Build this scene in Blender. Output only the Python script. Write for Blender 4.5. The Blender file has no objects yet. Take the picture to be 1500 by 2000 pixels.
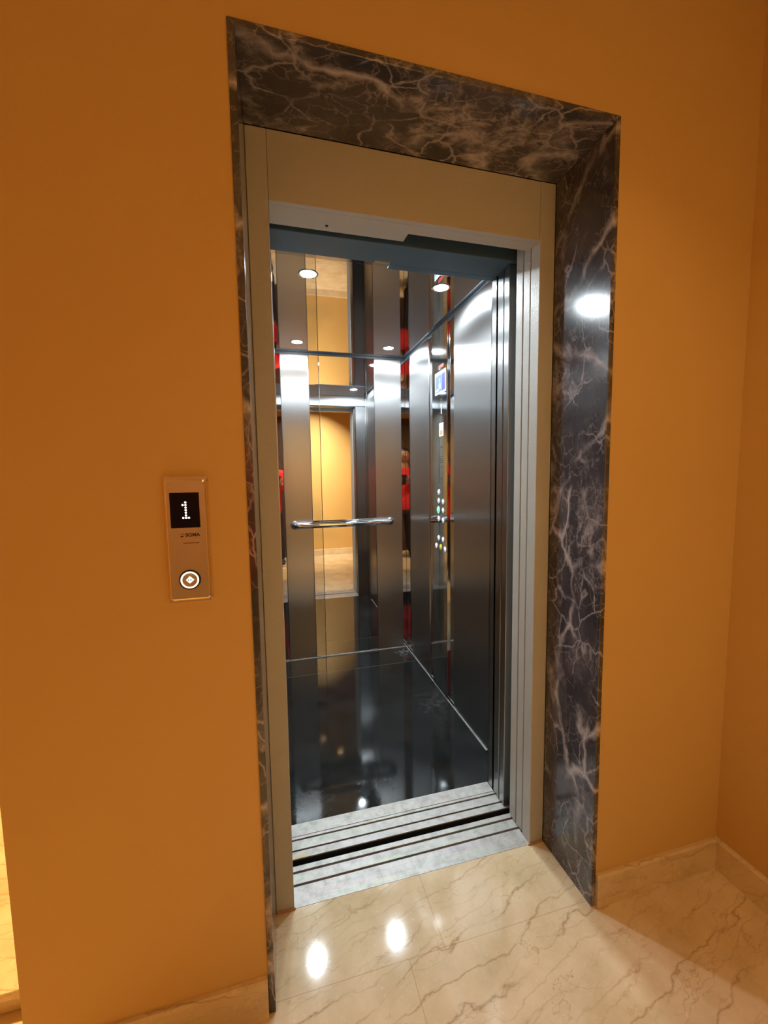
import bpy, bmesh, math, random
from mathutils import Vector, Matrix
random.seed(7)
sc = bpy.context.scene
COL = sc.collection
PI = math.pi

# ------------------------------------------------------------------ camera
CAM = Vector((0.0697, -0.9198, 1.2873))
YAW, PITCH, ROLL, FPX = 0.2546, 0.0873, -0.0146, 792.67
fwd = Vector((math.sin(YAW)*math.cos(PITCH), math.cos(YAW)*math.cos(PITCH), -math.sin(PITCH)))
rt = fwd.cross(Vector((0, 0, 1))).normalized()
up = rt.cross(fwd)
r2 = rt*math.cos(ROLL) + up*math.sin(ROLL)
u2 = -rt*math.sin(ROLL) + up*math.cos(ROLL)
cam_d = bpy.data.cameras.new('camera')
cam = bpy.data.objects.new('camera', cam_d); COL.objects.link(cam)
cam_d.sensor_fit = 'VERTICAL'; cam_d.sensor_height = 36; cam_d.sensor_width = 27
cam_d.lens = FPX/2000*36
cam_d.clip_start = 0.01
M4 = Matrix((( r2.x, u2.x, -fwd.x, CAM.x), (r2.y, u2.y, -fwd.y, CAM.y), (r2.z, u2.z, -fwd.z, CAM.z), (0, 0, 0, 1)))
cam.matrix_world = M4
sc.camera = cam

# ------------------------------------------------------------------ colour management, world
sc.view_settings.view_transform = 'Standard'
sc.view_settings.look = 'None'
sc.view_settings.gamma = 1
sc.view_settings.use_curve_mapping = False
sc.view_settings.exposure = 0.42
world = bpy.data.worlds.new('world'); sc.world = world; world.use_nodes = True
world.node_tree.nodes['Background'].inputs[0].default_value = (0.0, 0.0, 0.0, 1)
world.node_tree.nodes['Background'].inputs[1].default_value = 0.0
sc.cycles.max_bounces = 14
sc.cycles.diffuse_bounces = 6
sc.cycles.glossy_bounces = 10
sc.cycles.sample_clamp_indirect = 6
sc.cycles.blur_glossy = 0.6

CAR_LENS = 820.0          # radiance of the domed lens of each cool white downlight in the lift car
LANDING_LAMP_W = 2.2       # warm downlight in the landing ceiling
CORRIDOR_LAMP_W = 75.0     # warm lamp over the stair beyond the wall end
COOL = (0.83, 0.94, 1.0)
WARM = (1.0, 0.62, 0.28)
WASH_W = 31.0             # added unseen fill lamp, brightens the wall behind the viewer
WASH = (1.0, 0.88, 0.70)

# ------------------------------------------------------------------ main measures (metres)
XL, XR, H, D1 = 0.020, 0.927, 2.170, 0.2243      # marble surround, inner faces
FL, FR, HU = 0.0726, 0.8747, 2.0                 # clear door opening
CXL, CXR, CY0, CY1, CH = 0.070, 0.979, 0.527, 1.928, 2.1236   # lift car inside
XE, XW, YB, LH = -0.485, 1.4146, -1.95, 2.62      # landing: wall end, right wall, back wall, ceiling

# ------------------------------------------------------------------ materials
def new_mat(name):
    m = bpy.data.materials.new(name); m.use_nodes = True
    nt = m.node_tree; b = nt.nodes['Principled BSDF']
    return m, nt, b
def N(nt, t, **kw):
    n = nt.nodes.new(t)
    for k, v in kw.items():
        if hasattr(n, k): setattr(n, k, v)
    return n
def L(nt, a, b): nt.links.new(a, b)
def simple(name, col, rough=.5, metal=0., spec=.5, coat=0.):
    m, nt, b = new_mat(name)
    b.inputs['Base Color'].default_value = (*col, 1); b.inputs['Roughness'].default_value = rough
    b.inputs['Metallic'].default_value = metal; b.inputs['Specular IOR Level'].default_value = spec
    b.inputs['Coat Weight'].default_value = coat
    return m
def emit(name, col, s):
    m, nt, b = new_mat(name)
    b.inputs['Base Color'].default_value = (*col, 1)
    b.inputs['Emission Color'].default_value = (*col, 1); b.inputs['Emission Strength'].default_value = s
    return m
def coords(nt, scale=(1, 1, 1), rot=(0, 0, 0)):
    tc = N(nt, 'ShaderNodeTexCoord'); mp = N(nt, 'ShaderNodeMapping')
    mp.inputs['Scale'].default_value = scale; mp.inputs['Rotation'].default_value = rot
    L(nt, tc.outputs['Object'], mp.inputs['Vector'])
    return mp.outputs['Vector']
def noise(nt, vec, scale, detail=4, rough=.5, dist=0.):
    n = N(nt, 'ShaderNodeTexNoise'); n.inputs['Scale'].default_value = scale
    n.inputs['Detail'].default_value = detail; n.inputs['Roughness'].default_value = rough
    n.inputs['Distortion'].default_value = dist
    if vec is not None: L(nt, vec, n.inputs['Vector'])
    return n
def ramp(nt, src, stops):
    r = N(nt, 'ShaderNodeValToRGB'); e = r.color_ramp.elements
    while len(e) < len(stops): e.new(.5)
    for k, (p, c) in enumerate(stops):
        e[k].position = p; e[k].color = (*c, 1) if len(c) == 3 else c
    L(nt, src, r.inputs['Fac'])
    return r.outputs['Color']
def g(v): return (v, v, v)
def mix(nt, fac, a, b, mode='MIX'):
    n = N(nt, 'ShaderNodeMix'); n.data_type = 'RGBA'; n.blend_type = mode
    for k, v in ((0, fac), (6, a), (7, b)):
        if hasattr(v, 'is_linked') or hasattr(v, 'links'): L(nt, v, n.inputs[k])
        elif k == 0: n.inputs[0].default_value = v
        else: n.inputs[k].default_value = (*v, 1)
    return n.outputs[2]
def vmath(nt, op, a, b):
    n = N(nt, 'ShaderNodeVectorMath'); n.operation = op
    for k, v in ((0, a), (1, b)):
        if isinstance(v, tuple): n.inputs[k].default_value = v
        else: L(nt, v, n.inputs[k])
    return n.outputs[0]
def smath(nt, op, a, b=None, c=None):
    n = N(nt, 'ShaderNodeMath'); n.operation = op
    for k, v in ((0, a), (1, b), (2, c)):
        if v is None: continue
        if isinstance(v, (int, float)): n.inputs[k].default_value = v
        else: L(nt, v, n.inputs[k])
    return n.outputs[0]
def bump(nt, b, src, strength, dist=.001):
    n = N(nt, 'ShaderNodeBump'); n.inputs['Strength'].default_value = strength; n.inputs['Distance'].default_value = dist
    L(nt, src, n.inputs['Height']); L(nt, n.outputs['Normal'], b.inputs['Normal'])
    return n

def warped(nt, base, nscale, amt, detail=3):
    nz = noise(nt, base, nscale, detail)
    off = vmath(nt, 'SUBTRACT', nz.outputs['Color'], (.5, .5, .5))
    off = vmath(nt, 'MULTIPLY', off, (amt, amt, amt))
    return vmath(nt, 'ADD', base, off)
def vor_edge(nt, vec, scale, width):
    v = N(nt, 'ShaderNodeTexVoronoi'); v.feature = 'DISTANCE_TO_EDGE'; v.inputs['Scale'].default_value = scale
    L(nt, vec, v.inputs['Vector'])
    return ramp(nt, v.outputs['Distance'], [(0, g(1)), (width*.35, g(.55)), (width, g(0))])

def paint_wall():
    m, nt, b = new_mat('ochre_wall_paint')
    v = coords(nt)
    c = ramp(nt, noise(nt, v, 1.3, 3).outputs['Fac'], [(.3, (.555, .366, .125)), (.7, (.575, .380, .132))])
    L(nt, c, b.inputs['Base Color']); b.inputs['Roughness'].default_value = .55
    b.inputs['Specular IOR Level'].default_value = .3
    bump(nt, b, noise(nt, v, 260, 2).outputs['Fac'], .25, .001)
    return m
def dark_marble(name, stretch, seed, blot):
    m, nt, b = new_mat(name)
    tc = N(nt, 'ShaderNodeTexCoord'); mp = N(nt, 'ShaderNodeMapping')
    mp.inputs['Scale'].default_value = stretch; mp.inputs['Rotation'].default_value = (.25, .30, .15); mp.inputs['Location'].default_value = (seed, seed*1.3, seed*.6)
    L(nt, tc.outputs['Object'], mp.inputs['Vector']); v = mp.outputs['Vector']
    w1 = warped(nt, v, 2.6, .38, 8)
    w2 = warped(nt, v, 6.0, .16, 6)
    cloud = noise(nt, w1, 5.5, 10, .66)
    base = ramp(nt, cloud.outputs['Fac'], [(.30, (.030, .030, .034)), (.48, (.056, .053, .060)), (.60, (.085, .079, .087)), (.78, (.16, .15, .155))])
    def brk(sc_, lo, hi, top=1.):
        return ramp(nt, noise(nt, w2, sc_, 4, .6).outputs['Fac'], [(lo, g(0)), (hi, g(top))])
    ve1 = vor_edge(nt, warped(nt, w1, 14, .05, 4), 3.2, .050)
    ve2 = vor_edge(nt, w2, 9.0, .034)
    ve3 = vor_edge(nt, warped(nt, v, 12, .12, 5), 24.0, .050)
    c = mix(nt, smath(nt, 'MULTIPLY', ve3, brk(9, .42, .56, .75)), base, (.27, .235, .23))
    c = mix(nt, smath(nt, 'MULTIPLY', ve2, brk(6, .46, .56, .72)), c, (.44, .41, .42))
    c = mix(nt, smath(nt, 'MULTIPLY', ve1, brk(5, .42, .58, .95)), c, (.50, .46, .46))
    bl = ramp(nt, noise(nt, w1, 2.2, 9, .70).outputs['Fac'], [(blot, g(0)), (blot+.08, g(.85))])
    fl = ramp(nt, noise(nt, w2, 24, 8, .72).outputs['Fac'], [(.45, g(.04)), (.58, g(1))])
    c = mix(nt, smath(nt, 'MULTIPLY', bl, fl), c, (.38, .345, .335))
    L(nt, c, b.inputs['Base Color'])
    b.inputs['Roughness'].default_value = .14
    b.inputs['Specular IOR Level'].default_value = .6
    bump(nt, b, noise(nt, v, 60, 3).outputs['Fac'], .05, .001)
    return m
def cream_marble(name, joints=False, rot=-.27):
    m, nt, b = new_mat(name)
    v = coords(nt, (1, 1, 1), (0, 0, rot))
    sep = N(nt, 'ShaderNodeSeparateXYZ'); L(nt, v, sep.inputs[0])
    cl = noise(nt, v, 6, 8, .62)
    base = ramp(nt, cl.outputs['Fac'], [(.3, (.53, .42, .245)), (.5, (.64, .52, .33)), (.7, (.73, .61, .41))])
    sp = noise(nt, v, 75, 4, .6)
    base = mix(nt, ramp(nt, sp.outputs['Fac'], [(.60, g(0)), (.72, g(.35))]), base, (.86, .76, .60))
    yy = smath(nt, 'ADD', sep.outputs[1], smath(nt, 'MULTIPLY', sep.outputs[2], .7))
    def veins(freq, amp, nsc, w, strength, col, c, seed):
        st = N(nt, 'ShaderNodeMapping'); st.inputs['Scale'].default_value = (1, 1.6, 1.6); st.inputs['Location'].default_value = (seed, seed*.7, 0)
        L(nt, v, st.inputs[0])
        nn = noise(nt, st.outputs[0], nsc, 5, .55)
        t = smath(nt, 'ADD', smath(nt, 'MULTIPLY', yy, freq), smath(nt, 'MULTIPLY', nn.outputs['Fac'], amp))
        fr = smath(nt, 'FRACT', t)
        d = smath(nt, 'ABSOLUTE', smath(nt, 'SUBTRACT', fr, .5))
        ln = ramp(nt, d, [(0, g(1)), (w, g(.35)), (w*3.2, g(0))])
        mk = ramp(nt, noise(nt, st.outputs[0], nsc*.8, 3).outputs['Fac'], [(.40, g(.08)), (.58, g(1))])
        return mix(nt, smath(nt, 'MULTIPLY', smath(nt, 'MULTIPLY', ln, mk), strength), c, col)
    c = veins(14., 2.2, 5.0, .030, .80, (.33, .21, .105), base, 1.7)
    c = veins(23., 2.6, 7.0, .030, .50, (.40, .27, .15), c, 5.1)
    c = veins(8., 3.0, 9.0, .014, .6, (.34, .22, .12), c, 9.4)
    if joints:
        tc = N(nt, 'ShaderNodeTexCoord'); s2 = N(nt, 'ShaderNodeSeparateXYZ'); L(nt, tc.outputs['Object'], s2.inputs[0])
        X, Y = s2.outputs[0], s2.outputs[1]
        def near(a, val, hw=.0010):
            return smath(nt, 'LESS_THAN', smath(nt, 'ABSOLUTE', smath(nt, 'SUBTRACT', a, val)), hw)
        j = smath(nt, 'MULTIPLY', near(Y, .014), smath(nt, 'MULTIPLY', smath(nt, 'GREATER_THAN', X, XL), smath(nt, 'LESS_THAN', X, XR)))
        j = smath(nt, 'MAXIMUM', j, smath(nt, 'MULTIPLY', near(X, .467), smath(nt, 'GREATER_THAN', Y, .014)))
        j = smath(nt, 'MAXIMUM', j, near(Y, -.786)); j = smath(nt, 'MAXIMUM', j, near(Y, -1.386))
        j = smath(nt, 'MAXIMUM', j, smath(nt, 'MULTIPLY', near(smath(nt, 'FRACT', smath(nt, 'DIVIDE', smath(nt, 'ADD', X, 2.436), .8)), .5, .0014), smath(nt, 'MULTIPLY', smath(nt, 'LESS_THAN', X, .9), smath(nt, 'LESS_THAN', Y, .014))))
        c = mix(nt, smath(nt, 'MULTIPLY', j, .55), c, (.36, .25, .14))
    L(nt, c, b.inputs['Base Color'])
    b.inputs['Roughness'].default_value = .075 if joints else .28
    bump(nt, b, noise(nt, v, 30, 3).outputs['Fac'], .04, .001)
    return m
GY = .48          # joint line of the granite, from the car's centre
def granite():
    m, nt, b = new_mat('polished_black_granite')
    v = coords(nt)
    vo = N(nt, 'ShaderNodeTexVoronoi'); vo.inputs['Scale'].default_value = 210; L(nt, v, vo.inputs['Vector'])
    sp = ramp(nt, vo.outputs['Distance'], [(0, g(1)), (.10, g(0))])
    pk = ramp(nt, noise(nt, v, 45, 2).outputs['Fac'], [(.52, g(0)), (.66, g(1))])
    cl = ramp(nt, noise(nt, v, 9, 6).outputs['Fac'], [(.3, (.006, .007, .007)), (.75, (.016, .018, .018))])
    c = mix(nt, smath(nt, 'MULTIPLY', sp, pk), cl, (.42, .44, .42))
    # dust: two round scuffs and loose dust near the back right corner
    tc = N(nt, 'ShaderNodeTexCoord')
    def spot(x, y, r0, r1, amt, c):
        d = N(nt, 'ShaderNodeVectorMath'); d.operation = 'DISTANCE'; L(nt, tc.outputs['Object'], d.inputs[0]); d.inputs[1].default_value = (x-.5245, y-1.2, 0)
        k = ramp(nt, d.outputs['Value'], [(r0, g(1)), (r1, g(0))])
        nn = ramp(nt, noise(nt, v, 30, 6, .7).outputs['Fac'], [(.42, g(0)), (.65, g(1))])
        return mix(nt, smath(nt, 'MULTIPLY', smath(nt, 'MULTIPLY', k, nn), amt), c, (.26, .27, .26))
    c = spot(.93, 1.84, .01, .10, .5, c)
    c = spot(.14, .60, .02, .13, .07, c)
    c = spot(.42, .62, .02, .12, .06, c)
    c = spot(.90, 1.15, .02, .22, .10, c)
    s3 = N(nt, 'ShaderNodeSeparateXYZ'); L(nt, tc.outputs['Object'], s3.inputs[0])
    ln = smath(nt, 'LESS_THAN', smath(nt, 'ABSOLUTE', smath(nt, 'SUBTRACT', s3.outputs[1], GY)), .0016)
    c = mix(nt, smath(nt, 'MULTIPLY', ln, .5), c, (.16, .15, .14))
    L(nt, c, b.inputs['Base Color'])
    rg = ramp(nt, noise(nt, v, 7, 6, .65).outputs['Fac'], [(.35, g(.035)), (.7, g(.11))])
    L(nt, rg, b.inputs['Roughness']); b.inputs['Specular IOR Level'].default_value = .32
    return m
def brushed(name='brushed_stainless', col=.48, rough=.285, tint=(1, 1.0, 1.0), vertical=True, aniso=.93):
    m, nt, b = new_mat(name)
    v = coords(nt, (420, 420, 2.0) if vertical else (2.0, 420, 420))
    nz = noise(nt, v, 1.0, 3)
    c = ramp(nt, nz.outputs['Fac'], [(.25, tuple(col*.98*t for t in tint)), (.75, tuple(col*1.02*t for t in tint))])
    L(nt, c, b.inputs['Base Color']); b.inputs['Metallic'].default_value = 1
    b.inputs['Roughness'].default_value = rough
    b.inputs['Anisotropic'].default_value = aniso
    ge = N(nt, 'ShaderNodeNewGeometry')          # grooves run upright, so highlights spread sideways
    t = vmath(nt, 'CROSS_PRODUCT', ge.outputs['True Normal'], (0, .02, 1))
    L(nt, t, b.inputs['Tangent'])
    big = noise(nt, coords(nt, (3.2, 3.2, 1.4)), 1.0, 2)
    bump(nt, b, big.outputs['Fac'], .12, .004)
    return m
def mirror(name='mirror_polished_steel', col=(.80, .80, .80), rough=.012, wav=.02, dist=.004):
    m, nt, b = new_mat(name)
    b.inputs['Base Color'].default_value = (*col, 1); b.inputs['Metallic'].default_value = 1
    b.inputs['Roughness'].default_value = rough
    bump(nt, b, noise(nt, coords(nt, (3.0, 3.0, 1.5)), 1.0, 2).outputs['Fac'], wav, dist)
    return m
def frame_paint():
    m, nt, b = new_mat('pebble_grey_powder_coat')
    b.inputs['Base Color'].default_value = (.45, .44, .385, 1); b.inputs['Roughness'].default_value = .38
    bump(nt, b, noise(nt, coords(nt), 300, 2).outputs['Fac'], .8, .0012)
    return m
def alu():
    m, nt, b = new_mat('worn_aluminium')
    v = coords(nt, (1, 1, 1))
    n1 = noise(nt, v, 28, 8, .65); n2 = noise(nt, coords(nt, (4, 220, 220)), 1, 3)
    c = ramp(nt, n1.outputs['Fac'], [(.28, (.30, .29, .265)), (.5, (.46, .45, .425)), (.72, (.56, .55, .525))])
    c = mix(nt, .25, c, n2.outputs['Color'], 'OVERLAY')
    L(nt, c, b.inputs['Base Color'])
    b.inputs['Metallic'].default_value = .55; b.inputs['Roughness'].default_value = .48
    bump(nt, b, n1.outputs['Fac'], .1, .001)
    return m
def wood():
    m, nt, b = new_mat('dark_brown_wood')
    nz = noise(nt, coords(nt, (14, 14, 1.2)), 1, 6, .6)
    L(nt, ramp(nt, nz.outputs['Fac'], [(.3, (.030, .012, .006)), (.7, (.075, .030, .014))]), b.inputs['Base Color'])
    b.inputs['Roughness'].default_value = .4
    return m
def cloth(name, c0, c1):
    m, nt, b = new_mat(name)
    nz = noise(nt, coords(nt), 18, 5, .6)
    L(nt, ramp(nt, nz.outputs['Fac'], [(.3, c0), (.7, c1)]), b.inputs['Base Color'])
    b.inputs['Roughness'].default_value = .85
    bump(nt, b, noise(nt, coords(nt), 300, 2).outputs['Fac'], .3, .001)
    return m

MAT = dict(
    wall=paint_wall(), dmarble=dark_marble('dark_marble_jamb', (1.2, 1.2, .85), 2.0, .57), dlintel=dark_marble('dark_marble_lintel', (.75, 1.2, 1.2), 5.3, .53), floor=cream_marble('cream_floor_marble', True), cmarble=cream_marble('cream_skirting_marble', False, .1),
    granite=granite(), brushed=brushed(), brushed_door=brushed('satin_stainless', .42, .285), mirror=mirror(), strip=mirror('polished_strip', (.62, .62, .62), .02, .22, .006),
    ceilmir=mirror('polished_ceiling_steel', (.66, .67, .70), .02, .01, .003), cop=mirror('polished_control_panel_steel', (.48, .50, .51), .06, .03),
    chrome=simple('chrome', (.85, .85, .85), .05, 1), paint=frame_paint(), alu=alu(), trimdark=simple('dark_trim', (.03, .04, .05), .5), black=simple('black_rubber', (.012, .012, .012), .5),
    shaft=simple('dark_shaft_concrete', (.02, .02, .02), .9), headsteel=simple('blue_grey_steel', (.075, .135, .185), .42, .35), wood=wood(),  # header steel's blue is lens veil put into the base colour
    ceilpaint=simple('pale_ceiling_paint', (.50, .46, .40), .8), bronze=brushed('bronze_tone_satin_steel', .50, .42, (1.0, .88, .74)),  # call panel tint holds the orange reflected in plain steel
    bronze_pol=simple('polished_bronze_edge', (.95, .80, .52), .22, 1), glass=simple('black_display_glass', (.006, .004, .008), .08),  # rim's yellow is reflected light put into its base colour
    dots=emit('white_led', (.95, .97, 1), 1.1), print=simple('dark_print', (.06, .02, .015), .6), ring=emit('white_ring_light', (1, .95, .88), .75),
    btn=emit('white_button_face', (.80, .86, .92), .30), btn_green=emit('green_lit_button', (.20, .72, .34), .75), btn_yellow=simple('yellow_button', (.85, .72, .06), .4),
    btn_pink=emit('pale_pink_button', (.85, .74, .82), .45), lens=emit('downlight_lens', COOL, CAR_LENS), warmlens=emit('warm_downlight_lens', WARM, 6.),
    whitepaper=simple('white_sticker', (.82, .82, .80), .5), blue=simple('blue_sticker', (.09, .11, .50), .4), slate=simple('slate_blue_sticker', (.20, .28, .38), .4),
    redink=simple('red_ink', (.55, .06, .05), .5), orangeink=simple('orange_ink', (.80, .32, .08), .5), skin=simple('skin', (.42, .23, .15), .5),
    red=cloth('red_cotton', (.50, .012, .012), (.72, .03, .025)), trousers=cloth('dark_trouser_cloth', (.012, .008, .010), (.03, .018, .02)),
    hair=simple('black_hair', (.01, .007, .006), .45), shoe=simple('dark_shoe_leather', (.02, .015, .014), .5), sole=simple('pale_sole', (.5, .45, .4), .7),
    plaster=simple('orange_grout', (.42, .24, .12), .85), tape=simple('yellowed_tape', (.60, .55, .33), .6), eye=simple('eye_white', (.7, .68, .65), .3), iris=simple('brown_iris', (.03, .015, .01), .2),
    lip=simple('lip', (.35, .12, .10), .5),
)

# ------------------------------------------------------------------ mesh helpers
ORG = {}
class MB:
    def __init__(s): s.bm = bmesh.new()
    def box(s, x0, x1, y0, y1, z0, z1, mi=0, bev=0.):
        tmp = bmesh.new()
        bmesh.ops.create_cube(tmp, size=1)
        for v in tmp.verts:
            v.co = Vector(((x0+x1)/2 + v.co.x*(x1-x0), (y0+y1)/2 + v.co.y*(y1-y0), (z0+z1)/2 + v.co.z*(z1-z0)))
        if bev: bmesh.ops.bevel(tmp, geom=tmp.edges[:], offset=bev, segments=2, affect='EDGES', profile=.5)
        s.merge(tmp, mi); return s
    def merge(s, tmp, mi=0, mat=None):
        if mat is not None: bmesh.ops.transform(tmp, matrix=mat, verts=tmp.verts)
        for f in tmp.faces: f.material_index = mi
        me = bpy.data.meshes.new('t'); tmp.to_mesh(me); tmp.free()
        s.bm.from_mesh(me); bpy.data.meshes.remove(me)
    def lathe(s, prof, seg=40, mat=None, mi=0):
        """profile of (radius, height) turned about local Z"""
        tmp = bmesh.new(); rings = []
        for r, z in prof:
            if r < 1e-6: rings.append([tmp.verts.new((0, 0, z))])
            else: rings.append([tmp.verts.new((r*math.cos(2*PI*k/seg), r*math.sin(2*PI*k/seg), z)) for k in range(seg)])
        for a, b in zip(rings, rings[1:]):
            for k in range(seg):
                k2 = (k+1) % seg
                if len(a) == 1 and len(b) > 1: tmp.faces.new((a[0], b[k], b[k2]))
                elif len(b) == 1 and len(a) > 1: tmp.faces.new((a[k], b[0], a[k2]))
                elif len(a) > 1: tmp.faces.new((a[k], b[k], b[k2], a[k2]))
        bmesh.ops.recalc_face_normals(tmp, faces=tmp.faces)
        for f in tmp.faces: f.smooth = True
        s.merge(tmp, mi, mat); return s
    def tube(s, pts, rad, seg=16, mi=0, cap=True):
        tmp = bmesh.new(); rings = []; n = len(pts); pts = [Vector(p) for p in pts]
        ref = Vector((0, 0, 1)); prev = None
        for i, p in enumerate(pts):
            t = (pts[min(i+1, n-1)] - pts[max(i-1, 0)]).normalized()
            if prev is None:
                a = t.cross(ref)
                if a.length < 1e-3: a = t.cross(Vector((1, 0, 0)))
                a.normalize()
            else: a = (prev - t*prev.dot(t)).normalized()
            prev = a; b = t.cross(a); r = rad[i] if isinstance(rad, (list, tuple)) else rad
            rings.append([tmp.verts.new(p + (a*math.cos(2*PI*k/seg) + b*math.sin(2*PI*k/seg))*r) for k in range(seg)])
        for A, B in zip(rings, rings[1:]):
            for k in range(seg): tmp.faces.new((A[k], A[(k+1) % seg], B[(k+1) % seg], B[k]))
        if cap: tmp.faces.new(rings[0][::-1]); tmp.faces.new(rings[-1])
        bmesh.ops.recalc_face_normals(tmp, faces=tmp.faces)
        for f in tmp.faces: f.smooth = True
        s.merge(tmp, mi); return s
    def prism(s, poly, a0, a1, axis='y', mi=0):
        """polygon in the two other axes, extruded from a0 to a1 along axis"""
        tmp = bmesh.new()
        def P(u, w, a): return {'y': (u, a, w), 'x': (a, u, w), 'z': (u, w, a)}[axis]
        A = [tmp.verts.new(P(u, w, a0)) for u, w in poly]; B = [tmp.verts.new(P(u, w, a1)) for u, w in poly]
        n = len(poly)
        tmp.faces.new(A[::-1]); tmp.faces.new(B)
        for k in range(n): tmp.faces.new((A[k], A[(k+1) % n], B[(k+1) % n], B[k]))
        bmesh.ops.recalc_face_normals(tmp, faces=tmp.faces)
        s.merge(tmp, mi); return s
    def build(s, name, mats, parent=None, label=None, smooth=False, bevel=0.):
        me = bpy.data.meshes.new(name)
        org = ORG.get(parent.name, Vector()) if parent else Vector()
        if parent: bmesh.ops.translate(s.bm, vec=-org, verts=s.bm.verts)
        s.bm.to_mesh(me); s.bm.free()
        if not isinstance(mats, (list, tuple)): mats = [mats]
        for m in mats: me.materials.append(m)
        o = bpy.data.objects.new(name, me); COL.objects.link(o)
        if parent: o.parent = parent
        ORG[o.name] = org
        if smooth:
            for p in me.polygons: p.use_smooth = True
        if bevel:
            bv = o.modifiers.new('bevel', 'BEVEL'); bv.width = bevel; bv.segments = 2; bv.limit_method = 'ANGLE'
        if label: o['label'] = label
        return o
def thing(name, label, cat, loc=(0, 0, 0), group=None):
    o = bpy.data.objects.new(name, None); COL.objects.link(o); o.location = loc; o.empty_display_size = .05
    o['label'] = label; o['category'] = cat
    if group: o['group'] = group
    ORG[o.name] = Vector(loc)
    return o
def tag(o, label, cat, group=None):
    o['label'] = label; o['category'] = cat
    if group: o['group'] = group
    return o
def struct(name, mb, mat, bevel=0.):
    o = mb.build(name, mat, None, bevel=bevel); o['kind'] = 'structure'; return o
def lamp(name, loc, power, col, r, spread, parent=None, rot=(0, 0, 0)):
    d = bpy.data.lights.new(name, 'AREA'); d.shape = 'DISK'; d.size = 2*r; d.energy = power; d.color = col; d.spread = spread
    o = bpy.data.objects.new(name, d); COL.objects.link(o); o.rotation_euler = rot
    if parent: o.parent = parent; o.location = Vector(loc) - ORG[parent.name]
    else: o.location = loc
    return o

# ================================================================== THE SETTING
WX0, WX1 = -2.2, XW
mo = 0.015                       # marble slab thickness, let into the wall
m = MB()
m.box(XE, XL-mo, 0, D1, 0, LH).box(XR+mo, XW, 0, D1, 0, LH).box(XL-mo, XR+mo, 0, D1, H+mo, LH)
struct('wall_front', m, MAT['wall'])
struct('wall_right', MB().box(XW, XW+.12, YB-.12, .40, -.05, LH), MAT['wall'])
struct('wall_back', MB().box(WX0-.12, XW, YB-.12, YB, -.05, LH), MAT['wall'])
struct('wall_left', MB().box(WX0-.12, WX0, YB, 2.3, -.05, LH), MAT['wall'])
struct('wall_corridor', MB().box(WX0, XE, 2.18, 2.3, -.05, LH), MAT['wall'])
struct('ceiling', MB().box(WX0-.12, XW+.12, YB-.12, 0.0, LH, LH+.1).box(WX0-.12, XE, 0, 2.3, LH, LH+.1), MAT['ceilpaint'])
struct('floor', MB().box(WX0-.12, XW+.12, YB-.12, D1, -.08, 0).box(WX0-.12, XE, D1, 2.3, -.08, 0), MAT['floor'])
# closed shaft round the car
m = MB()
m.box(XE, XE+.06, D1, 2.3, -.6, LH+.1).box(XW+.06, XW+.12, .40, 2.3, -.6, LH+.1).box(XE, XW+.12, 2.24, 2.3, -.6, LH+.1)
m.box(XE, XW+.12, D1, 2.3, LH+.05, LH+.1).box(XE, XW+.12, D1-.06, 2.3, -.66, -.6).box(XE, XW+.12, D1-.02, D1, -.6, -.081)
struct('wall_shaft', m, MAT['shaft'])

def skirting(name, pts_poly, a0, a1, axis):
    o = MB().prism(pts_poly, a0, a1, axis).build(name, MAT['cmarble']); o['kind'] = 'structure'; return o
HB, TB = .100, .013
skirting('baseboard_front', [(0, 0), (-TB, 0), (-TB, HB-.006), (-TB+.004, HB), (0, HB)], XR+mo, XW-TB, 'x')
skirting('baseboard_front_left', [(0, 0), (-TB, 0), (-TB, HB-.006), (-TB+.004, HB), (0, HB)], XE, XL-mo-.001, 'x')
skirting('baseboard_right', [(XW, 0), (XW-TB, 0), (XW-TB, HB-.006), (XW-TB+.004, HB), (XW, HB)], YB, 0, 'y')
skirting('baseboard_back', [(YB, 0), (YB+TB, 0), (YB+TB, HB-.006), (YB+TB-.004, HB), (YB, HB)], .42, XW-TB, 'x')
skirting('baseboard_back_left', [(YB, 0), (YB+TB, 0), (YB+TB, HB-.006), (YB+TB-.004, HB), (YB, HB)], WX0, -.62, 'x')

# dark wooden door in the wall behind the viewer (seen dimly in the narrow mirror strips)
m = MB().box(-.55, .35, YB+.001, YB+.035, .003, 2.18)
for zz0, zz1 in ((.18, .95), (1.08, 2.02)):
    m.box(-.42, .22, YB+.035, YB+.043, zz0, zz1, 0, .003)
d = m.build('door_1', MAT['wood']); d['kind'] = 'structure'
MB().box(-.62, -.55, YB, YB+.05, 0, 2.25).box(.35, .42, YB, YB+.05, 0, 2.25).box(-.55, .35, YB, YB+.05, 2.18, 2.25).build('door_frame', MAT['wood'], d, bevel=.002)
MB().lathe([(0, 0), (.026, 0), (.026, .006), (.010, .010), (.010, .045), (.024, .052), (.024, .068), (0, .075)], 24,
           Matrix.Translation((.27, YB+.035, 1.02)) @ Matrix.Rotation(-PI/2, 4, 'X')).build('door_knob', MAT['chrome'], d)

# low stone step beyond the left end of the wall
m = MB().box(WX0, XE-.002, .165, 2.18, .0, .048)
m.box(WX0, XE-.002, .150, 2.18, .048, .072, 0)
s = m.build('trim_1', MAT['cmarble'], bevel=.003); s['kind'] = 'structure'

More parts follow.
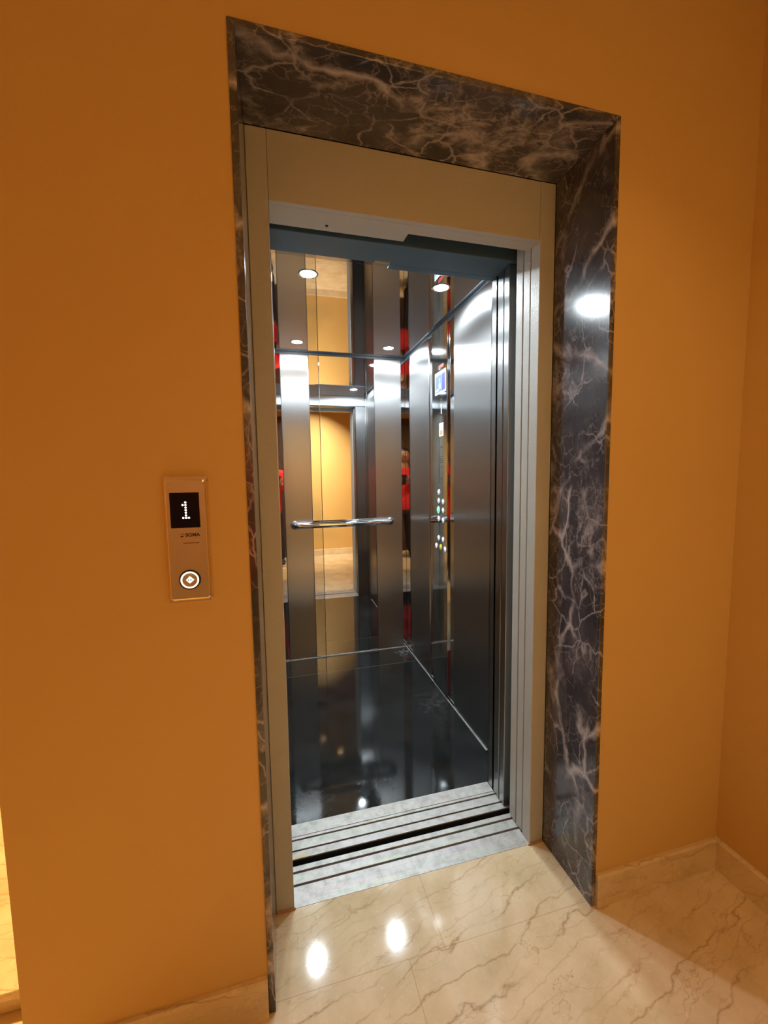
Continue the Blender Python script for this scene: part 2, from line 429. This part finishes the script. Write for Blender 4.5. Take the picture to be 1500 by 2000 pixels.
# ================================================================== MARBLE SURROUND
t = thing('marble_door_surround', 'dark grey veined marble surround lining the lift doorway in the ochre wall', 'door surround', (XL, 0, 0))
fp = -.004
bl = D1-.0005
MB().prism([(XL-mo, 0), (XL, 0), (XL, H), (XL-mo, H+mo)], fp, bl, 'y').build('jamb', MAT['dmarble'], t, bevel=.0015)
MB().prism([(XR, 0), (XR+mo, 0), (XR+mo, H+mo), (XR, H)], fp, bl, 'y').build('jamb', MAT['dmarble'], t, bevel=.0015)
MB().prism([(XL-mo, H+mo), (XL, H), (XR, H), (XR+mo, H+mo)], fp, bl, 'y').build('lintel', MAT['dlintel'], t, bevel=.0015)

# ================================================================== LANDING DOOR FRAME
t = thing('landing_door_frame', 'grey powder-coated steel frame set inside the dark marble surround', 'door frame', (FL, D1, 0))
MB().box(XL+.0003, FL, D1, D1+.045, 0, H).box(XL-.02, FL-.004, D1+.045, D1+.145, 0, H).build('stile', MAT['paint'], t, bevel=.0018)
MB().box(FR, XR-.0003, D1, D1+.045, 0, H).build('stile', MAT['paint'], t, bevel=.0018)
MB().box(FL+.0006, FR-.0006, D1+.001, D1+.018, HU, H).build('header_panel', MAT['paint'], t, bevel=.0012)
XS = .468
m = MB()
m.prism([(FL+.001, D1+.018), (FR-.001, D1+.018), (FR-.001, .2849), (XS+.0015, .2849), (XS-.0015, .3255), (FL+.001, .3255)], HU, HU+.018, 'z')
m.box(FL+.001, XS, .3235, .3255, HU+.018, H).box(XS, FR-.001, .2830, .2849, HU+.018, H)
m.build('header_soffit', MAT['paint'], t)
MB().lathe([(0, 0), (.0045, 0), (.004, -.002), (0, -.0028)], 16, Matrix.Translation((.231, .300, HU))).build('screw', MAT['black'], t)
# rubbed orange grout at the feet of the two stiles
for xa, xb in ((XL+.002, FL+.004), (FR-.006, XR-.002)):
    MB().box(xa, xb, D1-.004, D1+.0, 0, .007, 0, .0018).build('grout_smear', MAT['plaster'], t, 'orange grout at the foot of the frame')

# landing door: two telescopic leaves slid away to the right
LW = .425
for k, (ya, yb) in enumerate(((.2745, .3100), (.3150, .3535))):
    o = MB().box(FR+.001, FR+LW, ya, yb, .004, HU+.11).build('landing_door_leaf', MAT['paint'], bevel=.0022)
    tag(o, ['grey painted landing door leaf slid open, the one nearer the marble', 'grey painted landing door leaf slid open, the one nearer the dark gap'][k], 'door', 'landing door leaves')
# car door: two stainless leaves
for k, (ya, yb) in enumerate(((.3960, .4290), (.4350, .4720))):
    o = MB().box(FR+.001, FR+LW, ya, yb, .004, 2.0145).build('car_door_leaf', MAT['brushed_door'], bevel=.0022)
    tag(o, ['brushed steel lift car door leaf slid open, nearer the dark gap', 'brushed steel lift car door leaf slid open, nearer the car wall'][k], 'door', 'car door leaves')

# landing sill
t = thing('landing_sill', 'worn aluminium landing door sill with two grooves, between cream floor and dark gap', 'door sill', (FL, D1, 0))
sx0, sx1 = FL-.045, XW-.02
MB().box(FL-.002, FR+.002, D1+.0005, .2905, -.03, .0005).box(sx0, sx1, .2985, .3340, -.03, 0).box(sx0, sx1, .3420, .3607, -.03, 0)\
    .box(sx0, sx1, .2600, .3607, -.034, -.022).build('tread', MAT['alu'], t, bevel=.0008)
for yy in (.2945, .338):
    MB().box(sx0+.002, sx1-.002, yy-.0037, yy+.0037, -.022, -.009).build('guide_groove', MAT['black'], t, 'dark groove')

# ================================================================== LIFT CAR
car = thing('elevator_car', 'stainless steel lift car with mirrored panels, black granite floor and four downlights', 'elevator', ((CXL+CXR)/2, 1.2, 0))
# floor and sill
MB().box(CXL, CXR, CY0, CY1, -.04, 0).build('floor_slab', MAT['granite'], car, 'polished black granite floor')
cs = MB().box(FL-.04, sx1, .3861, .4140, -.005, 0).box(FL-.04, sx1, .4206, .4565, -.03, 0).box(FL-.04, sx1, .4635, .4735, -.03, 0)\
    .box(CXL-.02, FR+.003, .4742, CY0-.0004, -.03, .0015).box(FL-.04, sx1, .3890, .474, -.034, -.022).build('car_sill', MAT['alu'], car, 'grooved aluminium sill', bevel=.0007)
MB().box(FL-.04, sx1, .3862, .3885, -.45, -.0052).build('apron', MAT['black'], cs, 'black apron in the gap')  # black strip over the sill front, so the gap reads as shade
for yy in (.4173, .460):
    MB().box(FL-.038, sx1-.002, yy-.003, yy+.003, -.022, -.009).build('guide_groove', MAT['black'], cs)
MB().box(.078, .125, .3868, .3985, -.0005, .0006).build('tape_piece', MAT['tape'], cs, 'yellowed tape on the sill end')
# metal skirting line where walls meet the floor
MB().box(CXL, CXR-.0, CY1-.011, CY1-.0062, 0, .005).box(CXR-.011, CXR-.0064, .70, CY1-.0035, 0, .005).build('edge_trim', MAT['alu'], car, 'thin bright strip along the floor edge')
# outer shell
m = MB()
th = .03
WT = CH-.014
m.box(CXL-th, CXL-.004, CY0-.02, CY1+th, -.04, CH+.04).box(CXR+.004, CXR+th, CY0-.03, CY1+th, -.04, CH+.04).box(CXL-th, CXR+th, CY1+.004, CY1+th, -.04, CH+.04)
m.box(CXL-th, CXR+th, CY0-.02, CY1+th, CH+.02, CH+.04)
m.build('shell', MAT['shaft'], car, 'dark backing seen in the gap under the ceiling')
MB().box(CXL+.006, CXR-.006, CY0+.001, CY1-.006, CH, CH+.012).build('ceiling_panel', MAT['ceilmir'], car, 'mirror polished ceiling', bevel=.001)
# back wall panels: corner strip | brushed | strip | mirror | strip | brushed | corner strip
def back(name, xa, xb, mat, proud=0., label=None, bev=.0012):
    return MB().box(xa+.0004, xb-.0004, CY1-proud, CY1+.004, .0, WT).build(name, mat, car, label, bevel=bev)
def angled(name, xa, ya, xb, yb, mat, z0=0., z1=None):
    z1 = WT if z1 is None else z1
    dx, dy = xb-xa, yb-ya; l = math.hypot(dx, dy); nx, ny = dy/l*.004, -dx/l*.004
    return MB().prism([(xa, ya), (xb, yb), (xb-nx, yb-ny), (xa-nx, ya-ny)], z0, z1, 'z').build(name, mat, car)
back('polished_strip', CXL, .111, MAT['strip'])
back('brushed_panel', .111, .2976, MAT['brushed'], .006, None, .003)
back('polished_strip', .2976, .3649, MAT['strip'], .0)
back('mirror_panel', .3649, .6950, MAT['mirror'], .003, 'tall mirror in the middle of the back wall', .002)
back('polished_strip', .6950, .7517, MAT['strip'], .0)
back('brushed_panel', .7517, .9474, MAT['brushed'], .006, None, .003)
back('polished_strip', .9474, CXR, MAT['strip'])
# right wall
def side(name, ya, yb, mat, proud=0., label=None, sgn=1, bev=.0012):
    if sgn > 0: b = (CXR-proud, CXR+.004)
    else: b = (CXL-.004, CXL+proud)
    return MB().box(b[0], b[1], ya+.0004, yb-.0004, 0, WT).build(name, mat, car, label, bevel=bev)
side('polished_strip', 1.797, CY1, MAT['strip'])
side('brushed_panel', 1.437, 1.797, MAT['brushed'], .006, None, 1, .003)
side('polished_strip', 1.372, 1.437, MAT['strip'])
side('polished_strip', 1.075, 1.149, MAT['strip'])
side('brushed_panel', .684, 1.075, MAT['brushed'], .006, None, 1, .003)
side('polished_strip', CY0, .684, MAT['strip'])
# left wall
for ya, yb, k in ((1.797, CY1, 0), (1.437, 1.797, 1), (1.372, 1.437, 0), (1.075, 1.372, 2), (.99, 1.075, 0), (.684, .99, 1), (CY0, .684, 0)):
    side(['polished_strip', 'brushed_panel', 'mirror_panel'][k], ya, yb, [MAT['strip'], MAT['brushed'], MAT['mirror']][k], [0, .006, .003][k], None, -1)
# front return beside the door
MB().box(FR+.004, CXR+.03, .484, .488, 0, CH).box(FR+.004, FR+.008, .484, .5225, 0, CH).box(FR+.004, CXR+.004, .5185, .5225, 0, CH)\
    .build('front_return', MAT['brushed_door'], car, 'narrow steel return beside the car door')
# dark strip painting the shade of the gap under the ceiling
MB().box(CXL, CXR, CY1-.004, CY1+.003, WT, CH-.001).box(CXR-.004, CXR+.003, CY0, CY1-.004, WT-.012, CH-.001).box(CXL-.003, CXL+.004, CY0, CY1-.004, WT-.012, CH-.001)\
    .build('ceiling_trim', MAT['trimdark'], car, 'dark strip where wall meets ceiling')
# car header over the doorway
m = MB()
m.box(CXL-.03, CXR+.03, .378, .494, 2.016, 2.16).box(.471, CXR+.03, .494, CY0, 2.016, 2.16)
m.build('car_header', MAT['headsteel'], car, 'blue grey steel header above the car door', bevel=.0015)
MB().box(CXL-.03, .4705, .4943, CY0, 2.024, 2.16).build('header_lip', MAT['ceilmir'], car, 'polished lip behind the header')
MB().box(CXL+.002, CXR-.002, CY0+.0002, CY0+.0010, 2.024, CH-.002).build('transom_panel', MAT['brushed'], car)
MB().box(.415, .468, .480, .4936, 2.0145, 2.0175).build('door_switch', MAT['chrome'], car)

# handrail
hz, hy = .962, CY1-.052
pts = []
for k in range(7):
    a = PI/2*k/6
    pts.append((.176+.03-.03*math.cos(a) - .0, hy+.03-.03*math.sin(a), hz))
pts = [(.176, CY1-.006, hz), (.176, hy+.045, hz)] + pts
for k in range(7):
    a = PI/2*(1-k/6)
    pts.append((.854-.03+.03*math.cos(a), hy+.03-.03*math.sin(a), hz))
pts += [(.854, hy+.045, hz), (.854, CY1-.006, hz)]
hr = MB().tube(pts, .0215, 24).build('handrail', MAT['chrome'], car, 'chrome handrail across the back wall')
for x in (.176, .854):
    MB().lathe([(0, 0), (.028, 0), (.030, .004), (.027, .008), (.020, .010), (0, .010)], 32,
               Matrix.Translation((x, CY1-.006, hz)) @ Matrix.Rotation(PI/2, 4, 'X')).build('rail_flange', MAT['chrome'], hr)

# control panel column
cop = MB().box(CXR-.010, CXR+.004, 1.149, 1.372, 0, WT).build('control_panel', MAT['cop'], car, 'polished full-height control column with two rows of buttons', bevel=.003)
bx = CXR-.010
def disc(name, y, z, r, mats, label=None, face=1):
    m = MB()
    R = Matrix.Translation((bx, y, z)) @ Matrix.Rotation(-PI/2, 4, 'Y')
    m.lathe([(0, 0), (r*1.25, 0), (r*1.25, .0015), (r*1.05, .0025)], 28, R, 1)
    m.lathe([(r*1.05, .0025), (r, .0035), (r*.9, .0045), (0, .0047)], 28, R, 0)
    # small dark crescent mark with raised dots at the lower rim
    for k in range(9):
        a = math.radians(205 + k*16)
        m.box(bx-.0054, bx-.0044, y+math.cos(a)*r*.58-.0011, y+math.cos(a)*r*.58+.0011, z+math.sin(a)*r*.58-.0011, z+math.sin(a)*r*.58+.0011, 2)
    return m.build(name, mats, cop, label)
def mats(f): return [f, MAT['chrome'], MAT['black']]
BT = [(1.267, 1.193), (1.267, 1.143), (1.204, 1.141), (1.204, 1.091), (1.268, 1.039), (1.204, 1.036), (1.269, .927), (1.205, .925)]
for y, z in BT: disc('call_button', y, z, .0145, mats(MAT['btn']))
disc('call_button', 1.273, 1.089, .0200, mats(MAT['btn_green']), 'green lit round button')
disc('call_button', 1.305, .876, .0145, mats(MAT['btn_pink']), 'pale pink round button')
disc('call_button', 1.239, .875, .0165, mats(MAT['btn_yellow']), 'yellow round alarm button')
disc('call_button', 1.176, .874, .0145, mats(MAT['btn']))
# signs on the column
m = MB()
m.box(bx-.0012, bx, 1.168, 1.322, 1.745, 1.868, 0).box(bx-.0018, bx-.0012, 1.176, 1.222, 1.757, 1.848, 2).box(bx-.0018, bx-.0012, 1.226, 1.312, 1.757, 1.848, 1)
m.box(bx-.0024, bx-.0018, 1.236, 1.262, 1.772, 1.800, 0).box(bx-.0024, bx-.0018, 1.268, 1.300, 1.762, 1.774, 0).box(bx-.0024, bx-.0018, 1.246, 1.252, 1.80, 1.83, 0)
m.build('notice_sign', [MAT['whitepaper'], MAT['slate'], MAT['blue']], cop, 'blue notice with white border')
m = MB()
for k in range(7): m.box(bx-.001, bx, 1.200+k*.010, 1.207+k*.010, 1.884, 1.901)
m.build('red_mark', MAT['redink'], cop, 'short red line of print above the notice')
m = MB().box(bx-.001, bx, 1.203, 1.262, 1.508, 1.582, 0).box(bx-.0015, bx-.001, 1.215, 1.247, 1.516, 1.540, 1).box(bx-.0015, bx-.001, 1.212, 1.226, 1.543, 1.549, 1)
m.build('sticker', [MAT['whitepaper'], MAT['orangeink']], cop, 'small white sticker with orange mark')
MB().box(bx-.001, bx, 1.228, 1.235, 1.632, 1.684).build('floor_indicator', MAT['dots'], cop, 'thin lit floor indicator')
for z in (1.448, 1.338, 1.71, 1.275):
    MB().lathe([(0, 0), (.006, 0), (.005, .0018), (0, .0025)], 16, Matrix.Translation((bx, 1.231, z)) @ Matrix.Rotation(-PI/2, 4, 'Y')).build('screw', MAT['chrome'], cop)
m = MB()
for r_ in range(4):
    for c_ in range(6): m.box(bx-.0006, bx, 1.205+c_*.009, 1.210+c_*.009, 1.362+r_*.010, 1.365+r_*.010)
m.build('speaker_slots', MAT['black'], cop)

# downlights
for (x, y) in ((.2225, .852), (.808, .845), (.2175, 1.720), (.803, 1.720)):
    R = Matrix.Translation((x, y, CH)) @ Matrix.Rotation(PI, 4, 'X')
    dl = MB().lathe([(.0315, -.002), (.0315, .0015), (.036, .003), (.041, .0015), (.042, 0)], 40, R).build('downlight', MAT['chrome'], car, 'round recessed downlight')
    MB().lathe([(0, .0060), (.010, .0057), (.019, .0047), (.026, .0031), (.0300, .0008)], 40, R).build('lens', MAT['lens'], dl)

# ================================================================== CALL PANEL on the landing wall
px0, px1, pz0, pz1 = -.158, -.070, 1.028, 1.295
cp = thing('lift_call_panel', 'bronze-toned steel lift call panel with black display reading 1 on the ochre wall', 'call panel', ((px0+px1)/2, 0, pz0))
def rrect(x0, x1, z0, z1, r, n=6):
    P = []
    for cx, cz, a0 in ((x1-r, z1-r, 0), (x0+r, z1-r, 90), (x0+r, z0+r, 180), (x1-r, z0+r, 270)):
        for k in range(n+1):
            a = math.radians(a0 + 90*k/n); P.append((cx+r*math.cos(a), cz+r*math.sin(a)))
    return P
tmp = bmesh.new(); loops = []
for inset, y, r in ((0, 0, .010), (0, -.005, .010), (.0015, -.0075, .010), (.0065, -.0145, .008), (.008, -.0158, .006), (.0085, -.016, .006)):
    loops.append([tmp.verts.new((x, y, z)) for x, z in rrect(px0+inset, px1-inset, pz0+inset*1.5, pz1-inset*1.5, r)])
for A, B in zip(loops, loops[1:]):
    n = len(A)
    for k in range(n): tmp.faces.new((A[k], A[(k+1) % n], B[(k+1) % n], B[k]))
bmesh.ops.recalc_face_normals(tmp, faces=tmp.faces)
m = MB(); m.merge(tmp); m.build('bevelled_rim', MAT['bronze_pol'], cp, 'bright bevelled rim')
tmp = bmesh.new(); tmp.faces.new([tmp.verts.new((x, -.016, z)) for x, z in rrect(px0+.008, px1-.008, pz0+.012, pz1-.012, .004)])
m = MB(); m.merge(tmp); m.box(px0+.004, px1-.004, -.012, -.0005, pz0+.004, pz1-.004)
m.build('face_plate', MAT['bronze'], cp)
scr = MB().box(-.1434, -.0880, -.0172, -.0155, 1.1882, 1.2605, 0, .0004).build('display_screen', MAT['glass'], cp, 'black floor display')
m = MB(); cx_, pt = -.1141, .0053; zt = 1.2405
for r_, c_ in ((0, 0), (1, -1), (1, 0), (2, 0), (3, 0), (4, 0), (5, 0), (6, -1), (6, 0), (6, 1)):
    m.lathe([(0, .0004), (.0021, .0004), (.0021, 0)], 14, Matrix.Translation((cx_+c_*pt, -.0172, zt-r_*pt)) @ Matrix.Rotation(PI/2, 4, 'X'))
m.build('digit_dots', MAT['dots'], scr, 'white dot-matrix figure 1')
# lettering
cu = bpy.data.curves.new('letters', 'FONT'); cu.body = 'SOMA'; cu.size = .0098; cu.extrude = .00012; cu.offset = .0004; cu.space_character = 1.02
to = bpy.data.objects.new('letters', cu); COL.objects.link(to)
bpy.context.view_layer.update()
me = bpy.data.meshes.new_from_object(to.evaluated_get(bpy.context.evaluated_depsgraph_get()))
COL.objects.unlink(to); bpy.data.objects.remove(to)
me.transform(Matrix.Translation((-.1170, -.0163, 1.1700)) @ Matrix.Rotation(PI/2, 4, 'X'))
m = MB(); m.bm.from_mesh(me)
# emblem before the letters: dark swoosh over a wedge
m.prism([(-.1285, 1.1695), (-.1205, 1.1695), (-.1222, 1.1718), (-.1250, 1.1722)], -.0165, -.0161, 'y')
for k in range(10):
    a0, a1 = math.radians(150-k*13), math.radians(150-(k+1)*13); R0, R1 = .0052, .0052-.0011*math.sin(PI*(k+.5)/10)
    m.prism([(-.1225+R0*math.cos(a0), 1.1712+R0*math.sin(a0)*.9), (-.1225+R0*math.cos(a1), 1.1712+R0*math.sin(a1)*.9),
             (-.1225+R1*math.cos(a1), 1.1712+R1*math.sin(a1)*.9), (-.1225+R1*math.cos(a0), 1.1712+R1*math.sin(a0)*.9)], -.0165, -.0161, 'y')
m.build('lettering', MAT['print'], cp, 'dark maker name printed under the display')
m = MB(); x = -.1265
while x < -.0915:
    w = random.uniform(.0007, .0016); m.box(x, x+w, -.0163, -.0160, 1.1622, 1.1634); x += w+.0005
m.build('fine_print', MAT['orangeink'], cp, 'faint orange line of small print')
m = MB(); x = -.1220
while x < -.0925:
    w = random.uniform(.0010, .0024); m.box(x, x+w, -.0163, -.0160, 1.1555, 1.1573); x += w+.0005
m.build('fine_print', MAT['print'], cp, 'dark line of small print')
# push button
R = Matrix.Translation((-.1135, -.016, 1.0795)) @ Matrix.Rotation(PI/2, 4, 'X')
pb = MB().lathe([(.0178, .0005), (.0178, .0030), (.0205, .0022), (.0210, 0)], 48, R).build('push_button', MAT['black'], cp, 'round call button with dark collar')
MB().lathe([(.0143, .0026), (.0150, .0034), (.0172, .0034), (.0178, .0026)], 48, R).build('light_ring', MAT['ring'], pb, 'white lit ring')
MB().lathe([(0, .0022), (.0135, .0022), (.0143, .0026)], 48, R).build('button_face', MAT['bronze'], pb)
bxx, bzz = -.1135, 1.0795
m = MB().prism([(bxx-.0075, bzz), (bxx, bzz+.0080), (bxx+.0085, bzz), (bxx, bzz-.0075)], -.0190, -.0180, 'y', 0)
m.prism([(bxx-.0042, bzz), (bxx-.0012, bzz+.0018), (bxx-.0012, bzz-.0018)], -.0194, -.0190, 'y', 1)
m.prism([(bxx+.0042, bzz), (bxx+.0012, bzz+.0018), (bxx+.0012, bzz-.0018)], -.0194, -.0190, 'y', 1)
m.build('diamond_mark', [MAT['ring'], MAT['slate']], pb, 'white diamond with two small arrows')

# ================================================================== lamps of the landing
R = Matrix.Translation((.80, -.70, LH)) @ Matrix.Rotation(PI, 4, 'X')
t = thing('ceiling_downlight', 'round warm white downlight in the landing ceiling', 'ceiling light', (.80, -.70, LH))
MB().lathe([(.040, .0005), (.040, .003), (.046, .005), (.052, .003), (.053, 0)], 40, R).build('trim_ring', MAT['chrome'], t)
MB().lathe([(0, .001), (.040, .001)], 40, R).build('lens', MAT['warmlens'], t)
lamp('ceiling_downlight_lamp', (.80, -.70, LH-.006), LANDING_LAMP_W, WARM, .038, math.radians(105), t)
R = Matrix.Translation((.60, -1.05, LH)) @ Matrix.Rotation(PI, 4, 'X')
t = thing('ceiling_downlight', 'round warm downlight in the landing ceiling near the wall behind the viewer', 'ceiling light', (.60, -1.05, LH))  # made-up fitting, put in to light the wall behind the viewer
MB().lathe([(.040, .0005), (.040, .003), (.046, .005), (.052, .003), (.053, 0)], 40, R).build('trim_ring', MAT['chrome'], t)
MB().lathe([(0, .001), (.040, .001)], 40, R).build('lens', MAT['warmlens'], t)
lamp('ceiling_downlight_lamp', (.60, -1.05, LH-.006), WASH_W, WASH, .038, math.radians(84), t, (math.radians(-30), 0, 0))
R = Matrix.Translation((-1.2, .55, LH)) @ Matrix.Rotation(PI, 4, 'X')
t = thing('ceiling_downlight', 'round warm downlight over the stone step beyond the wall end', 'ceiling light', (-1.2, .55, LH))
MB().lathe([(.060, .0005), (.060, .003), (.066, .005), (.072, .003), (.073, 0)], 40, R).build('trim_ring', MAT['chrome'], t)
MB().lathe([(0, .001), (.060, .001)], 40, R).build('lens', MAT['warmlens'], t)
lamp('ceiling_downlight_lamp', (-1.2, .55, LH-.006), CORRIDOR_LAMP_W, (1.0, .62, .24), .057, math.radians(160), t)

# ================================================================== THE PERSON seen in the mirror strips
PX, PY = -.03, -1.36
per = thing('person', 'person in a red top and dark trousers holding up a phone, seen in mirror strips', 'person', (PX, PY, 0))
def skin_obj(name, verts, edges, radii, mat, parent, label=None, sub=2):
    org = ORG[parent.name]
    me = bpy.data.meshes.new(name); me.from_pydata([Vector(v)-org for v in verts], edges, []); me.materials.append(mat)
    o = bpy.data.objects.new(name, me); COL.objects.link(o); o.parent = parent; ORG[o.name] = org
    md = o.modifiers.new('skin', 'SKIN'); md.use_smooth_shade = True
    lay = me.skin_vertices[0] if me.skin_vertices else None
    if lay is None:
        bm = bmesh.new(); bm.from_mesh(me); bm.verts.layers.skin.verify(); bm.to_mesh(me); bm.free(); lay = me.skin_vertices[0]
    for i, r in enumerate(radii):
        lay.data[i].radius = r if isinstance(r, tuple) else (r, r); lay.data[i].use_root = (i == 0)
    if sub:
        sb = o.modifiers.new('sub', 'SUBSURF'); sb.levels = sub; sb.render_levels = sub
    if label: o['label'] = label
    return o
Z = lambda x, y, z: (PX+x, PY+y, z)
# body: pelvis, spine, neck, head, arms to the phone, legs
PH = CAM - fwd*.022                               # phone plane just behind the lens
hR = PH + r2*.047 - u2*.055 - fwd*.030
hL = PH - r2*.047 - u2*.060 - fwd*.030
V = [Z(0, 0, .88), Z(0, .005, 1.02), Z(0, 0, 1.18), Z(0, -.01, 1.33), Z(0, 0, 1.42), Z(0, .03, 1.52),
     Z(.17, -.01, 1.33), Z(.235, .10, 1.13), tuple(hR - fwd*.03 - u2*.035),
     Z(-.17, -.01, 1.33), Z(-.215, .10, 1.13), tuple(hL - fwd*.03 - u2*.035),
     Z(.09, 0, .82), Z(.10, .015, .48), Z(.105, -.02, .09), Z(-.09, 0, .82), Z(-.10, .015, .48), Z(-.105, -.02, .09)]
E_ = [(0, 1), (1, 2), (2, 3), (3, 4), (4, 5), (3, 6), (6, 7), (7, 8), (3, 9), (9, 10), (10, 11), (0, 12), (12, 13), (13, 14), (0, 15), (15, 16), (16, 17)]
Rr = [(.11, .08), (.11, .08), (.12, .09), (.11, .08), .060, .058, .062, .043, .028, .062, .043, .028, .085, .055, .038, .085, .055, .038]
body = skin_obj('body', V, E_, Rr, MAT['skin'], per)
# head
def ellipsoid(mb, c, r, seg=28, mi=0, fn=None):
    tmp = bmesh.new(); bmesh.ops.create_uvsphere(tmp, u_segments=seg, v_segments=seg//2+4, radius=1)
    for v in tmp.verts:
        p = v.co.copy()
        if fn: p = fn(p)
        v.co = Vector(c) + Vector((p.x*r[0], p.y*r[1], p.z*r[2]))
    for f in tmp.faces: f.smooth = True
    mb.merge(tmp, mi)
hc = Z(0, .045, 1.60)
def headshape(p):
    q = p.copy()
    if p.z < 0: q.x *= 1+.28*p.z; q.y = q.y*(1+.12*p.z) + (.06*-p.z)
    return q
m = MB(); ellipsoid(m, hc, (.074, .094, .112), fn=headshape)
m.tube([Z(0, .135, 1.615), Z(0, .152, 1.590), Z(0, .158, 1.575), Z(0, .140, 1.566)], [.007, .010, .013, .008], 12)
for sx in (-1, 1):
    ellipsoid(m, Z(sx*.074, .035, 1.595), (.010, .018, .030), 14)
    ellipsoid(m, Z(sx*.030, .124, 1.608), (.013, .008, .008), 12, 1)
    ellipsoid(m, Z(sx*.030, .130, 1.608), (.006, .004, .006), 10, 2)
ellipsoid(m, Z(0, .134, 1.538), (.024, .010, .008), 14, 3)
m.build('head', [MAT['skin'], MAT['eye'], MAT['iris'], MAT['lip']], per, smooth=True)
m = MB()
def hairshape(p):
    q = p.copy()
    if p.y > .25 and p.z < .45: q = q*.80
    return q
ellipsoid(m, Z(0, .030, 1.622), (.086, .100, .108), fn=hairshape)
m.build('hair', MAT['hair'], per, 'short black hair', smooth=True)
# hands: palm and five fingers each
for sx, h in ((1, hR), (-1, hL)):
    m = MB()
    w = h - fwd*.03 - u2*.035
    m.tube([w, w*.5+h*.5, h + u2*.005, h + u2*.022], [.026, .033, .036, .022], 16)
    for k, (ln, rr) in enumerate(((.058, .0078), (.066, .0082), (.062, .0080), (.050, .0070))):
        b0 = h + u2*(.030 - k*.020) + r2*sx*.026 - fwd*.004
        m.tube([b0, b0 + fwd*ln*.45 + r2*sx*.006, b0 + fwd*ln*.72 - r2*sx*.012, b0 + fwd*ln*.70 - r2*sx*ln*.48], [rr*1.1, rr, rr*.95, rr*.75], 12)
    m.tube([h + u2*.0 - r2*sx*.005, h + u2*.022 - r2*sx*.012, h + u2*.045 - r2*sx*.022 + fwd*.010, h + u2*.060 - r2*sx*.030 + fwd*.014], [.013, .0115, .010, .008], 12)
    m.build('hand', MAT['skin'], per)
# hoodie
V = [Z(0, 0, .70), Z(0, .0, .93), Z(0, 0, 1.16), Z(0, -.012, 1.33), Z(0, -.005, 1.41),
     Z(.18, -.01, 1.335), Z(.245, .10, 1.13), tuple(hR - fwd*.055 - u2*.060),
     Z(-.18, -.01, 1.335), Z(-.225, .10, 1.13), tuple(hL - fwd*.055 - u2*.060)]
E_ = [(0, 1), (1, 2), (2, 3), (3, 4), (3, 5), (5, 6), (6, 7), (3, 8), (8, 9), (9, 10)]
skin_obj('top', V, E_, [(.190, .150), (.178, .135), (.170, .125), (.145, .105), .076, .082, .062, .046, .082, .062, .046], MAT['red'], per, 'red long-sleeved top')
V = [Z(0, 0, .90), Z(.085, 0, .74), Z(.098, .012, .48), Z(.105, -.012, .07), Z(-.085, 0, .74), Z(-.098, .012, .48), Z(-.105, -.012, .07), Z(0, 0, 1.0)]
skin_obj('trousers', V, [(0, 1), (1, 2), (2, 3), (0, 4), (4, 5), (5, 6), (0, 7)], [(.125, .115), .098, .078, .062, .098, .078, .062, (.12, .10)], MAT['trousers'], per, 'dark trousers')
for sx in (-1, 1):
    m = MB(); ellipsoid(m, Z(sx*.112, .045, .052), (.047, .130, .048), 24, 0, lambda p: Vector((p.x, p.y, max(p.z, -.55))) if p.y < .1 else Vector((p.x, p.y, max(p.z*.75, -.55))))
    m.box(PX+sx*.112-.045, PX+sx*.112+.045, PY-.075, PY+.165, 0, .026, 1, .011)
    m.build('shoe', [MAT['shoe'], MAT['sole']], per)
# phone
phm = Matrix((( r2.x, u2.x, -fwd.x, 0), (r2.y, u2.y, -fwd.y, 0), (r2.z, u2.z, -fwd.z, 0), (0, 0, 0, 1)))
pc = CAM - fwd*.022 + r2*.018 - u2*.055
pt_ = thing('smartphone', 'black phone held upright in both hands of the person in red', 'phone', tuple(pc))
def pbox(name, x0, x1, y0, y1, z0, z1, mat, bev, parent=pt_):
    tmp = bmesh.new(); q = MB(); q.box(x0, x1, y0, y1, z0, z1, 0, bev)
    bmesh.ops.transform(q.bm, matrix=Matrix.Translation(pc) @ phm, verts=q.bm.verts)
    tmp.free(); return q.build(name, mat, parent)
pbox('case', -.036, .036, -.074, .074, -.004, .004, MAT['black'], .0035)
pbox('screen', -.033, .033, -.071, .071, .0040, .0045, MAT['glass'], .0002)
pbox('camera_bump', -.033, -.004, .040, .070, -.0065, -.0042, MAT['glass'], .001)
